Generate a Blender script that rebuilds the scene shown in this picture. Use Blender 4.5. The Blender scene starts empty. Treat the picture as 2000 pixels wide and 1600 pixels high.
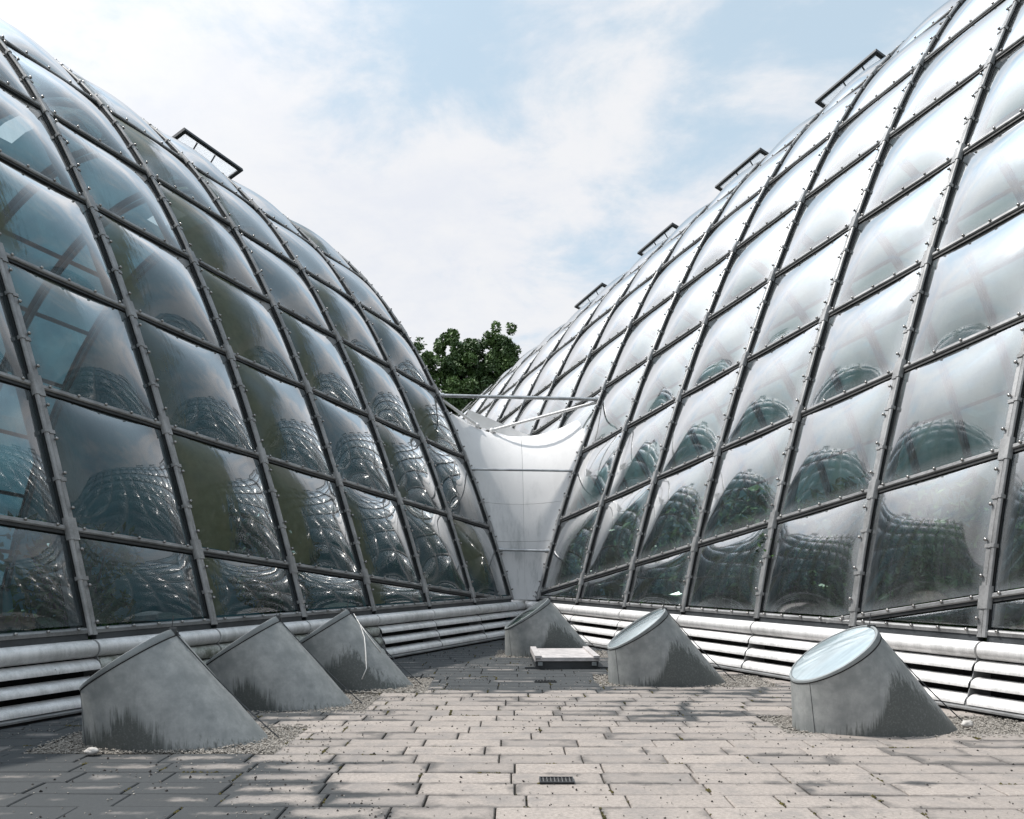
import bpy, bmesh, math, random
import numpy as np
from mathutils import Vector, Matrix, noise as mnoise

random.seed(7)
rng = np.random.default_rng(7)
scene = bpy.context.scene
COL = scene.collection

# ------------------------------------------------------------------ camera, sky, sun, exposure
cam_d = bpy.data.cameras.new('camera')
cam_d.sensor_width = 36.0
cam_d.lens = 28.8
cam_d.shift_y = 0.151
cam_d.clip_start = 0.05
cam_d.clip_end = 3000
cam = bpy.data.objects.new('camera', cam_d)
COL.objects.link(cam)
CAMH = 1.4
ROLL = 0.002
cam.matrix_world = Matrix.Translation((0, 0, CAMH)) @ Matrix.Rotation(math.radians(90), 4, 'X') @ Matrix.Rotation(ROLL, 4, 'Z')
scene.camera = cam

SUN_DIR = Vector((-0.50, 0.09, 0.86)).normalized()          # towards the sun
SUN_EL = math.asin(SUN_DIR.z)
SUN_AZ = math.atan2(SUN_DIR.x, SUN_DIR.y)

world = bpy.data.worlds.new('World')
scene.world = world
world.use_nodes = True


def build_sky():
    nt = world.node_tree
    nt.nodes.clear()
    N, L = nt.nodes.new, nt.links.new
    out = N('ShaderNodeOutputWorld')
    bg = N('ShaderNodeBackground')
    bg.inputs['Strength'].default_value = 0.118
    L(bg.outputs[0], out.inputs[0])
    sky = N('ShaderNodeTexSky')
    sky.sky_type = 'NISHITA'
    sky.sun_disc = False
    sky.sun_elevation = SUN_EL
    sky.sun_rotation = SUN_AZ
    sky.air_density = 1.0
    sky.dust_density = 1.6
    sky.ozone_density = 1.2
    tc = N('ShaderNodeTexCoord')
    sep = N('ShaderNodeSeparateXYZ')
    L(tc.outputs['Generated'], sep.inputs[0])

    def math_(op, a, b=None, c=None):
        m = N('ShaderNodeMath')
        m.operation = op
        for i, v in enumerate((a, b, c)):
            if v is None:
                continue
            if isinstance(v, (int, float)):
                m.inputs[i].default_value = v
            else:
                L(v, m.inputs[i])
        return m.outputs[0]
    z = math_('MAXIMUM', sep.outputs[2], 0.02)
    zz = math_('ADD', z, 0.22)
    px = math_('DIVIDE', sep.outputs[0], zz)
    py = math_('DIVIDE', sep.outputs[1], zz)
    comb = N('ShaderNodeCombineXYZ')
    L(px, comb.inputs[0]); L(py, comb.inputs[1])

    def noise_(scale, detail, rough, off, dist=0.0):
        mp = N('ShaderNodeMapping')
        mp.inputs['Location'].default_value = off
        L(comb.outputs[0], mp.inputs[0])
        n = N('ShaderNodeTexNoise')
        n.inputs['Scale'].default_value = scale
        n.inputs['Detail'].default_value = detail
        n.inputs['Roughness'].default_value = rough
        n.inputs['Distortion'].default_value = dist
        L(mp.outputs[0], n.inputs[0])
        return n.outputs[0]

    def mrange(v, a, b, c, d):
        m = N('ShaderNodeMapRange')
        m.interpolation_type = 'SMOOTHSTEP'
        m.inputs[1].default_value = a; m.inputs[2].default_value = b
        m.inputs[3].default_value = c; m.inputs[4].default_value = d
        L(v, m.inputs[0])
        return m.outputs[0]
    n1 = noise_(1.5, 10, 0.60, (3.1, 1.7, 0.4))
    n2 = noise_(3.8, 8, 0.62, (1.3, 7.7, 2.4), 0.4)
    n3 = noise_(7.5, 6, 0.65, (9.3, 2.7, 5.4), 0.2)
    cov = math_('ADD', math_('MULTIPLY', n1, 0.66), math_('MULTIPLY', n2, 0.34))
    # thicker cloud low down and to the left, breaks of blue higher up
    bias = math_('ADD', math_('MULTIPLY', sep.outputs[0], -0.06), math_('MULTIPLY', sep.outputs[2], -0.15))
    cov = math_('ADD', cov, math_('ADD', bias, 0.100))
    fac = mrange(cov, 0.405, 0.545, 0.06, 1.0)
    shade = mrange(math_('ADD', math_('MULTIPLY', n2, 0.6), math_('MULTIPLY', n3, 0.4)), 0.36, 0.60, 0.0, 1.0)
    ccol = N('ShaderNodeMix'); ccol.data_type = 'RGBA'
    ccol.inputs[6].default_value = (6.9, 7.15, 7.7, 1)
    ccol.inputs[7].default_value = (7.5, 7.6, 7.85, 1)
    L(shade, ccol.inputs[0])
    # thin high haze over the clear sky
    hz = N('ShaderNodeMix'); hz.data_type = 'RGBA'
    hz.inputs[0].default_value = 0.62
    L(sky.outputs[0], hz.inputs[6])
    hz.inputs[7].default_value = (6.3, 7.9, 8.9, 1)
    mix = N('ShaderNodeMix'); mix.data_type = 'RGBA'
    L(fac, mix.inputs[0]); L(hz.outputs[2], mix.inputs[6]); L(ccol.outputs[2], mix.inputs[7])
    # bright aureole of thin cloud round the sun
    vd = N('ShaderNodeVectorMath'); vd.operation = 'DOT_PRODUCT'
    L(tc.outputs['Generated'], vd.inputs[0]); vd.inputs[1].default_value = tuple(SUN_DIR)
    glow = math_('ADD', math_('MULTIPLY', math_('POWER', math_('MAXIMUM', vd.outputs['Value'], 0.0), 8.0), 3.2), 1.0)
    gl = N('ShaderNodeVectorMath'); gl.operation = 'SCALE'
    L(mix.outputs[2], gl.inputs[0]); L(glow, gl.inputs['Scale'])
    # below the horizon: plain ground tone
    gm = N('ShaderNodeMix'); gm.data_type = 'RGBA'
    L(mrange(sep.outputs[2], -0.03, 0.0, 0.0, 1.0), gm.inputs[0])
    gm.inputs[6].default_value = (1.2, 1.3, 1.1, 1)
    L(gl.outputs[0], gm.inputs[7])
    L(gm.outputs[2], bg.inputs[0])


build_sky()

sun_d = bpy.data.lights.new('sun', 'SUN')
sun_d.energy = 4.2
sun_d.angle = math.radians(0.9)
sun_d.color = (1.0, 0.945, 0.88)
sun = bpy.data.objects.new('sun', sun_d)
sun.rotation_euler = SUN_DIR.to_track_quat('Z', 'Y').to_euler()
sun.location = (-10, 5, 30)
COL.objects.link(sun)

scene.view_settings.view_transform = 'Standard'
scene.view_settings.look = 'None'
scene.view_settings.gamma = 1.0
scene.view_settings.use_curve_mapping = False
scene.view_settings.exposure = 0.0
scene.render.engine = 'CYCLES'
scene.cycles.max_bounces = 10
scene.cycles.transparent_max_bounces = 24
scene.cycles.glossy_bounces = 5
scene.cycles.caustics_reflective = False
scene.cycles.caustics_refractive = False


# ------------------------------------------------------------------ node helpers
class NT:
    def __init__(self, name):
        self.m = bpy.data.materials.new(name)
        self.m.use_nodes = True
        self.nt = self.m.node_tree
        self.nt.nodes.clear()
        self.out = self.nt.nodes.new('ShaderNodeOutputMaterial')

    def n(self, t, **kw):
        nd = self.nt.nodes.new(t)
        for k, v in kw.items():
            setattr(nd, k, v)
        return nd

    def put(self, sock, v):
        if v is None:
            return
        if isinstance(v, bpy.types.NodeSocket):
            self.nt.links.new(v, sock)
        elif isinstance(v, (tuple, list)) and len(v) == 3 and sock.type == 'RGBA':
            sock.default_value = (*v, 1)
        else:
            sock.default_value = v

    def math(self, op, a, b=None, c=None, clamp=False):
        m = self.n('ShaderNodeMath', operation=op, use_clamp=clamp)
        for i, v in enumerate((a, b, c)):
            self.put(m.inputs[i], v)
        return m.outputs[0]

    def noise(self, vec, scale, detail=4, rough=0.55, dist=0.0):
        n = self.n('ShaderNodeTexNoise')
        self.put(n.inputs['Vector'], vec)
        n.inputs['Scale'].default_value = scale
        n.inputs['Detail'].default_value = detail
        n.inputs['Roughness'].default_value = rough
        n.inputs['Distortion'].default_value = dist
        return n.outputs[0]

    def mapping(self, vec, scale=(1, 1, 1), loc=(0, 0, 0), rot=(0, 0, 0)):
        m = self.n('ShaderNodeMapping')
        self.put(m.inputs[0], vec)
        m.inputs['Scale'].default_value = scale
        m.inputs['Location'].default_value = loc
        m.inputs['Rotation'].default_value = rot
        return m.outputs[0]

    def range(self, v, a, b, c=0.0, d=1.0):
        m = self.n('ShaderNodeMapRange', interpolation_type='SMOOTHSTEP')
        self.put(m.inputs[0], v)
        for i, q in enumerate((a, b, c, d)):
            self.put(m.inputs[i + 1], q)
        return m.outputs[0]

    def mix(self, f, a, b, blend='MIX'):
        m = self.n('ShaderNodeMix', data_type='RGBA', blend_type=blend)
        self.put(m.inputs[0], f); self.put(m.inputs[6], a); self.put(m.inputs[7], b)
        return m.outputs[2]

    def bump(self, h, strength=0.3, dist=0.01):
        b = self.n('ShaderNodeBump')
        b.inputs['Strength'].default_value = strength
        b.inputs['Distance'].default_value = dist
        self.put(b.inputs['Height'], h)
        return b.outputs[0]

    def principled(self, color, rough=0.6, metal=0.0, normal=None, spec=0.5, **kw):
        p = self.n('ShaderNodeBsdfPrincipled')
        self.put(p.inputs['Base Color'], color)
        self.put(p.inputs['Roughness'], rough)
        self.put(p.inputs['Metallic'], metal)
        self.put(p.inputs['Specular IOR Level'], spec)
        if normal is not None:
            self.put(p.inputs['Normal'], normal)
        for k, v in kw.items():
            self.put(p.inputs[k], v)
        return p.outputs[0]

    def done(self, sh):
        self.nt.links.new(sh, self.out.inputs['Surface'])
        return self.m

    def sep(self, v):
        s = self.n('ShaderNodeSeparateXYZ')
        self.put(s.inputs[0], v)
        return s.outputs

    def pos(self):
        return self.n('ShaderNodeNewGeometry').outputs['Position']

    def tex(self, which):
        return self.n('ShaderNodeTexCoord').outputs[which]

    def mixsh(self, f, a, b):
        m = self.n('ShaderNodeMixShader')
        self.put(m.inputs[0], f)
        self.nt.links.new(a, m.inputs[1]); self.nt.links.new(b, m.inputs[2])
        return m.outputs[0]


def mat_metal(name, col, rough=0.42, metal=0.75, var=0.35, streak=False):
    t = NT(name)
    p = t.pos()
    a = t.noise(p, 3.5, 5, 0.6)
    b = t.noise(p, 60, 3, 0.6)
    f = t.math('ADD', t.math('MULTIPLY', a, 0.7), t.math('MULTIPLY', b, 0.3))
    f = t.range(f, 0.35, 0.65)
    c = t.mix(f, tuple(x * (1 - var) for x in col), tuple(min(1, x * (1 + var * 0.5)) for x in col))
    r = t.range(b, 0.3, 0.7, rough - 0.08, rough + 0.14)
    return t.done(t.principled(c, r, metal))


M = {}
M['rib'] = mat_metal('weathered_aluminium', (0.265, 0.268, 0.27), 0.42, 0.3)
M['gasket'] = mat_metal('gasket_edge_shade', (0.022, 0.024, 0.026), 0.6, 0.0)  # near-black strip under the bars, also drawing the shadow lines at pane edges
M['bolt'] = mat_metal('bolt_steel', (0.32, 0.31, 0.30), 0.25, 0.85)
M['dark'] = mat_metal('dark_painted_metal', (0.05, 0.055, 0.06), 0.5, 0.2)
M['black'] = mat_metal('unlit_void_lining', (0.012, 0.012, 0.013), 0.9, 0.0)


def mat_glass(name, algae, tint, refl, dirt, dirtcol, basr, rgh):
    """acrylic pane: Fresnel reflection over a tinted see-through sheet with dirt and algae"""
    t = NT(name)
    uv = t.tex('UV')
    pos = t.pos()
    rnd = t.n('ShaderNodeObjectInfo').outputs['Random']
    u, v, _ = t.sep(uv)
    # dirt streaks run down the pane
    st = t.noise(t.mapping(uv, (26, 1.6, 1)), 1.0, 5, 0.65, 0.5)
    bl = t.noise(pos, 1.1, 5, 0.6)
    fi = t.noise(pos, 45, 3, 0.7)
    d = t.math('ADD', t.math('MULTIPLY', st, 0.45), t.math('ADD', t.math('MULTIPLY', bl, 0.4), t.math('MULTIPLY', fi, 0.15)))
    d = t.range(d, 0.38, 0.66, dirt * 0.35, dirt)
    # grime gathers along the lower edge and the sides
    eu = t.math('MINIMUM', u, t.math('SUBTRACT', 1.0, u))
    ev = t.math('MINIMUM', v, t.math('SUBTRACT', 1.0, v))
    e = t.math('MINIMUM', eu, ev)
    edge = t.range(t.math('ADD', e, t.math('MULTIPLY', t.math('SUBTRACT', bl, 0.5), 0.10)), 0.0, 0.10, 0.32, 0.0)
    d = t.math('ADD', d, edge, clamp=True)
    col = dirtcol
    fr = t.n('ShaderNodeFresnel')
    fr.inputs['IOR'].default_value = 1.49
    rf = t.math('ADD', t.math('MULTIPLY', t.math('MAXIMUM', t.math('SUBTRACT', fr.outputs[0], 0.039), 0.0), refl), basr)
    rf = t.math('MINIMUM', rf, 0.92)
    if algae > 0:
        wob = t.math('MULTIPLY', t.math('SUBTRACT', t.noise(t.mapping(uv, (3, 2.2, 1)), 1.0, 4, 0.6), 0.5), 0.55)
        wob2 = t.math('MULTIPLY', t.math('SUBTRACT', t.noise(t.mapping(uv, (34, 3, 1)), 1.0, 5, 0.72), 0.5), 0.40)
        lim = t.math('ADD', t.math('MULTIPLY', t.math('SUBTRACT', rnd, 0.30), 0.55), t.math('MULTIPLY', v, 0.10))
        am = t.range(t.math('SUBTRACT', t.math('ADD', u, t.math('ADD', wob, wob2)), lim), -0.04, 0.14, 1.0, 0.0)
        pat = t.noise(pos, 0.55, 3, 0.5)
        am = t.math('MULTIPLY', am, t.range(pat, 0.36, 0.56, 0.25, 1.0))
        am = t.math('MULTIPLY', am, algae)
        acol = t.mix(t.noise(pos, 9, 5, 0.7), (0.085, 0.092, 0.046), (0.215, 0.225, 0.130))
        col = t.mix(am, dirtcol, acol)
        d = t.math('MAXIMUM', d, am)
        rf = t.math('MULTIPLY', rf, t.math('SUBTRACT', 1.0, t.math('MULTIPLY', am, 0.80)))
    # scratches: fine relief on the sheet
    wv = t.noise(t.mapping(uv, (2.2, 1.3, 1)), 1.0, 1, 0.4)
    nrm = t.bump(wv, 0.10, 0.03)
    tr = t.n('ShaderNodeBsdfTransparent')
    tr.inputs[0].default_value = (*tint, 1)
    df = t.n('ShaderNodeBsdfDiffuse'); t.put(df.inputs[0], col)
    tl = t.n('ShaderNodeBsdfTranslucent'); t.put(tl.inputs[0], col)
    dd = t.mixsh(0.5, df.outputs[0], tl.outputs[0])
    body = t.mixsh(d, tr.outputs[0], dd)
    gl = t.n('ShaderNodeBsdfGlossy')
    gl.inputs['Roughness'].default_value = rgh
    t.put(gl.inputs['Normal'], nrm)
    t.put(fr.inputs['Normal'], nrm)
    return t.done(t.mixsh(rf, body, gl.outputs[0]))


M['glassL'] = mat_glass('soiled_dimmed_acrylic', 0.92, (0.50, 0.66, 0.70), 6.0, 0.20, (0.20, 0.23, 0.25), 0.055, 0.035)  # algae and dirt, plus a dark tint standing in for the dim interior
M['glassR'] = mat_glass('clear_acrylic', 0.0, (0.78, 0.91, 0.89), 7.8, 0.16, (0.56, 0.60, 0.63), 0.15, 0.065)


def mat_simple(name, c1, c2, scale, rough=0.7, bump=0.0, detail=5, metal=0.0):
    t = NT(name)
    p = t.pos()
    a = t.noise(p, scale, detail, 0.65)
    c = t.mix(t.range(a, 0.32, 0.68), c1, c2)
    nm = t.bump(t.noise(p, scale * 6, 4, 0.6), bump, 0.01) if bump else None
    return t.done(t.principled(c, rough, metal, nm))


def mat_plinth():
    t = NT('painted_plinth_metal')
    p = t.pos()
    a = t.noise(p, 1.3, 6, 0.65)
    x, y, z = t.sep(p)
    st = t.noise(t.mapping(p, (14, 14, 1.2)), 1.0, 5, 0.7)
    g = t.noise(p, 90, 2, 0.6)
    f = t.math('ADD', t.math('MULTIPLY', a, 0.45), t.math('ADD', t.math('MULTIPLY', st, 0.4), t.math('MULTIPLY', g, 0.15)))
    c = t.mix(t.range(f, 0.40, 0.66), (0.80, 0.79, 0.785), (0.50, 0.50, 0.49))
    # dark run-off specks
    c = t.mix(t.range(t.noise(t.mapping(p, (22, 22, 4)), 1.0, 6, 0.75), 0.62, 0.74, 0.0, 0.7), c, (0.10, 0.10, 0.09))
    return t.done(t.principled(c, 0.48, 0.15))


M['plinth'] = mat_plinth()


def mat_stained_plate():
    t = NT('algae_stained_plate')
    p = t.pos()
    a = t.noise(p, 7, 7, 0.75)
    c = t.mix(t.range(a, 0.42, 0.62), (0.50, 0.51, 0.48), (0.20, 0.21, 0.17))
    return t.done(t.principled(c, 0.6, 0.1))


M['plate'] = mat_stained_plate()


def mat_paving():
    t = NT('concrete_paving')
    p = t.pos()
    gen = t.tex('Generated')
    rnd = t.n('ShaderNodeObjectInfo').outputs['Random']
    x, y, z = t.sep(p)
    gx, gy, gz = t.sep(gen)
    n_big = t.noise(p, 0.75, 5, 0.6)
    n_mid = t.noise(p, 3.2, 6, 0.62)
    n_fin = t.noise(p, 38, 5, 0.7)
    n_gr = t.noise(p, 190, 3, 0.7)
    base = t.mix(t.range(n_fin, 0.3, 0.7), (0.272, 0.241, 0.217), (0.410, 0.362, 0.325))
    base = t.mix(t.math('MULTIPLY', rnd, 0.62), base, (0.225, 0.203, 0.187))
    base = t.mix(t.range(n_gr, 0.36, 0.52, 0.35, 0.0), base, (0.12, 0.11, 0.10))
    base = t.mix(t.range(n_mid, 0.46, 0.70, 0.0, 0.50), base, (0.155, 0.150, 0.148))

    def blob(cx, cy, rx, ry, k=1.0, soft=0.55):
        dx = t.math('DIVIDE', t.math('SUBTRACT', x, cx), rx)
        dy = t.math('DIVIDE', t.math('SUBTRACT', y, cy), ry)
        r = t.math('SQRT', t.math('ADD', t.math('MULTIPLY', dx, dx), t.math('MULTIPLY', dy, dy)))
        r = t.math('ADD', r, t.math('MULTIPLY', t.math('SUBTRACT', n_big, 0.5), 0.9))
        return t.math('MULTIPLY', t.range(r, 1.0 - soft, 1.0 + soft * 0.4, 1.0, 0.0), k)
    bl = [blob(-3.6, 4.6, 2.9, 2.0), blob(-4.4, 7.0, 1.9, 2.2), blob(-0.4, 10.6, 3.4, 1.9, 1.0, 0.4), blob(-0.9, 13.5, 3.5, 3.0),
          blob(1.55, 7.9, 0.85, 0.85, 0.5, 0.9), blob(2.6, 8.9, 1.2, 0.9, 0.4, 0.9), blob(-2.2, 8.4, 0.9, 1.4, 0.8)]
    mk = bl[0]  # dark patches placed by position on the paving
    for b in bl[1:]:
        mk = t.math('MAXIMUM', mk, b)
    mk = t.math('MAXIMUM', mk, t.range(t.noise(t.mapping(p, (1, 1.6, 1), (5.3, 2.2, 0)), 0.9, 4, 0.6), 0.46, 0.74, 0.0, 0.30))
    # algae creeps in from the joints, further inside the dark patches, sparing slab middles
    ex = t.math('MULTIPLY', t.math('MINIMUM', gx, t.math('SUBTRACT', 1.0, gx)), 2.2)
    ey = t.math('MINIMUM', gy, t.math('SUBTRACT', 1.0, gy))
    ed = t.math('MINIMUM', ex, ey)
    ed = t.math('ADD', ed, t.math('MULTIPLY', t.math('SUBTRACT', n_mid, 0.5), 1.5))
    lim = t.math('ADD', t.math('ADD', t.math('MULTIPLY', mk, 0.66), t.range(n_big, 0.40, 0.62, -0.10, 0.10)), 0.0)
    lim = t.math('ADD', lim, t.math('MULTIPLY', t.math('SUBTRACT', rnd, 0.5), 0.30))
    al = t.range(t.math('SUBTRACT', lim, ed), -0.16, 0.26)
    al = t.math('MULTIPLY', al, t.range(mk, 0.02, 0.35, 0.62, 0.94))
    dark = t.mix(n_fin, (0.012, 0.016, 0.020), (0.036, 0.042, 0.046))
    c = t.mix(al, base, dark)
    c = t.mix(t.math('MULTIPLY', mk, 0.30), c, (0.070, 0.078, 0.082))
    h = t.math('ADD', t.math('MULTIPLY', n_fin, 0.6), t.math('MULTIPLY', n_gr, 0.4))
    return t.done(t.principled(c, 0.82, 0.0, t.bump(h, 0.55, 0.006), 0.35))


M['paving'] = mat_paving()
M['bed'] = mat_simple('dark_joint_bed', (0.016, 0.015, 0.012), (0.045, 0.040, 0.030), 14, 0.95, 0.4)
M['soil'] = mat_simple('dark_planting_soil', (0.018, 0.018, 0.015), (0.045, 0.042, 0.034), 3, 0.95, 0.3)
M['grass'] = mat_simple('lawn', (0.035, 0.06, 0.018), (0.07, 0.10, 0.03), 2, 0.95, 0.4)
M['leaf'] = mat_simple('tree_leaf', (0.040, 0.080, 0.026), (0.120, 0.200, 0.062), 1.1, 0.5)
M['shrubleaf'] = mat_simple('glossy_leaf', (0.045, 0.100, 0.036), (0.125, 0.22, 0.080), 2.2, 0.20)
M['bark'] = mat_simple('bark', (0.05, 0.045, 0.038), (0.12, 0.105, 0.09), 8, 0.9, 0.5)
M['pebble'] = mat_simple('pale_pebble', (0.09, 0.082, 0.072), (0.36, 0.335, 0.30), 55, 0.8)
M['grit'] = mat_simple('dark_grit', (0.014, 0.012, 0.011), (0.035, 0.03, 0.027), 40, 0.9)
M['moss'] = mat_simple('joint_moss', (0.030, 0.030, 0.008), (0.085, 0.070, 0.014), 16, 0.95)
M['stone'] = mat_simple('rounded_stone', (0.30, 0.28, 0.26), (0.55, 0.53, 0.50), 18, 0.75, 0.3)
M['white'] = mat_simple('white_enamel', (0.74, 0.73, 0.72), (0.82, 0.81, 0.80), 5, 0.4)
M['hatch'] = mat_simple('galvanised_hatch', (0.36, 0.34, 0.335), (0.55, 0.52, 0.51), 9, 0.55, 0.12)


def mat_cloth(name, ca, cb, k):
    t = NT(name)
    a = t.range(t.noise(t.pos(), 0.8, 5, 0.6), 0.32, 0.68)
    c = t.mix(a, ca, cb)
    df = t.n('ShaderNodeBsdfDiffuse'); t.put(df.inputs[0], c)
    tl = t.n('ShaderNodeBsdfTranslucent'); t.put(tl.inputs[0], c)
    return t.done(t.mixsh(k, df.outputs[0], tl.outputs[0]))


M['backingR'] = mat_cloth('added_interior_backing', (0.080, 0.150, 0.150), (0.140, 0.225, 0.220), 0.55)  # added far-side sheet, there to dim and tint what shows through the panes
M['screen'] = mat_cloth('blue_shade_cloth', (0.055, 0.12, 0.155), (0.10, 0.19, 0.225), 0.5)
M['cord'] = mat_simple('white_cord', (0.7, 0.69, 0.66), (0.8, 0.79, 0.76), 20, 0.8)
M['steelbar'] = mat_metal('strut_steel', (0.40, 0.41, 0.42), 0.4, 0.7)
M['wallin'] = mat_simple('inner_plinth_wall', (0.25, 0.24, 0.22), (0.35, 0.34, 0.31), 3, 0.8)


def mat_whitewash():
    t = NT('whitewashed_far_glazing')
    a = t.noise(t.pos(), 0.9, 5, 0.6)
    tr = t.n('ShaderNodeBsdfTransparent'); tr.inputs[0].default_value = (0.9, 0.93, 0.95, 1)
    df = t.n('ShaderNodeBsdfDiffuse'); df.inputs[0].default_value = (0.72, 0.73, 0.75, 1)
    tl = t.n('ShaderNodeBsdfTranslucent'); tl.inputs[0].default_value = (0.78, 0.79, 0.81, 1)
    return t.done(t.mixsh(t.range(a, 0.3, 0.7, 0.35, 0.65), tr.outputs[0], t.mixsh(0.6, df.outputs[0], tl.outputs[0])))


M['whitewash'] = mat_whitewash()


def mat_membrane():
    t = NT('white_valley_sheet')
    p = t.pos()
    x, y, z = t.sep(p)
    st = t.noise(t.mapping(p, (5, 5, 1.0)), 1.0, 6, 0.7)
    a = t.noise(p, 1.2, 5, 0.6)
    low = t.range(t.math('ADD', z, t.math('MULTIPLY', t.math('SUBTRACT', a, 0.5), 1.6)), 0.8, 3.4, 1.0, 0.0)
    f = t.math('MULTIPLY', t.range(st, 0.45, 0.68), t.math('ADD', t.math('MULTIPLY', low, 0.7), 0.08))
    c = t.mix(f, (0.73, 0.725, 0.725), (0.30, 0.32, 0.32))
    c = t.mix(t.math('MULTIPLY', low, 0.38), c, (0.42, 0.43, 0.44))  # lower part greyed evenly, shade of the steep face put into the colour
    return t.done(t.principled(c, 0.9, 0.0, t.bump(st, 0.08, 0.02), 0.15))


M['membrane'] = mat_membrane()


def mat_skylight(name, pts, k=0.92):
    """grey sheet metal; dark run-off stain whose height follows pts over the length of the body"""
    t = NT(name)
    o = t.tex('Object')
    x, y, z = t.sep(o)
    rc = t.n('ShaderNodeFloatCurve')
    cv = rc.mapping.curves[0]
    lo, hi = -0.40, 1.15
    for i, (px, py) in enumerate(pts):
        q = ((px - lo) / (hi - lo), py)
        if i < 2:
            cv.points[i].location = q
        else:
            cv.points.new(*q)
    rc.mapping.update()
    t.put(rc.inputs['Value'], t.math('DIVIDE', t.math('SUBTRACT', x, lo), hi - lo))
    hgt = rc.outputs[0]
    ang = t.n('ShaderNodeCombineXYZ')
    t.put(ang.inputs[0], x); t.put(ang.inputs[1], y); t.put(ang.inputs[2], t.math('MULTIPLY', z, 0.05))
    st = t.noise(ang.outputs[0], 34, 4, 0.75)
    bl = t.noise(o, 5, 5, 0.65)
    fi = t.noise(o, 55, 4, 0.75)
    edge = t.math('ADD', hgt, t.math('ADD', t.math('MULTIPLY', t.math('SUBTRACT', st, 0.5), 0.52), t.math('MULTIPLY', t.math('SUBTRACT', bl, 0.5), 0.10)))
    m = t.range(t.math('SUBTRACT', edge, z), -0.03, 0.11)
    m = t.math('MULTIPLY', m, t.range(fi, 0.25, 0.55, 0.55, k))
    base = t.mix(t.range(bl, 0.32, 0.68), (0.200, 0.215, 0.214), (0.335, 0.346, 0.340))
    base = t.mix(t.range(fi, 0.3, 0.7, 0.0, 0.35), base, (0.22, 0.235, 0.24))
    base = t.mix(t.range(t.noise(ang.outputs[0], 16, 3, 0.6), 0.52, 0.72, 0.0, 0.30), base, (0.17, 0.18, 0.18))
    c = t.mix(m, base, t.mix(fi, (0.030, 0.036, 0.034), (0.085, 0.095, 0.090)))
    return t.done(t.principled(c, 0.58, 0.1, t.bump(fi, 0.12, 0.004)))


M['rim'] = mat_metal('skylight_rim', (0.225, 0.245, 0.25), 0.6, 0.05, 0.25)


def mat_skyglass(name, body):
    t = NT(name)
    o = t.tex('Object')
    a = t.noise(t.mapping(o, (1.2, 9, 1.2)), 1.0, 4, 0.6)
    b = t.noise(o, 3, 5, 0.6)
    c = t.mix(t.range(t.math('ADD', t.math('MULTIPLY', a, 0.6), t.math('MULTIPLY', b, 0.4)), 0.35, 0.65), tuple(x * 0.72 for x in body), body)
    fr = t.n('ShaderNodeFresnel'); fr.inputs['IOR'].default_value = 1.52
    df = t.n('ShaderNodeBsdfDiffuse'); t.put(df.inputs[0], c)
    gl = t.n('ShaderNodeBsdfGlossy'); gl.inputs['Roughness'].default_value = 0.05
    return t.done(t.mixsh(t.math('MINIMUM', t.math('MULTIPLY', fr.outputs[0], 1.9), 0.95), df.outputs[0], gl.outputs[0]))


M['skyglass'] = mat_skyglass('skylight_glass_pale', (0.42, 0.50, 0.53))
M['skyglassd'] = mat_skyglass('skylight_glass_green', (0.13, 0.18, 0.16))


# ------------------------------------------------------------------ object helpers
def link(o, parent=None):
    COL.objects.link(o)
    if parent is not None:
        o.parent = parent
    return o


def tag(o, label=None, cat=None, group=None, kind=None):
    if label: o['label'] = label
    if cat: o['category'] = cat
    if group: o['group'] = group
    if kind: o['kind'] = kind
    return o


def empty(name, label, cat, loc=(0, 0, 0), rz=0.0, group=None):
    o = bpy.data.objects.new(name, None)
    o.empty_display_size = 0.2
    o.location = loc
    o.rotation_euler = (0, 0, rz)
    COL.objects.link(o)
    return tag(o, label, cat, group)


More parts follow.
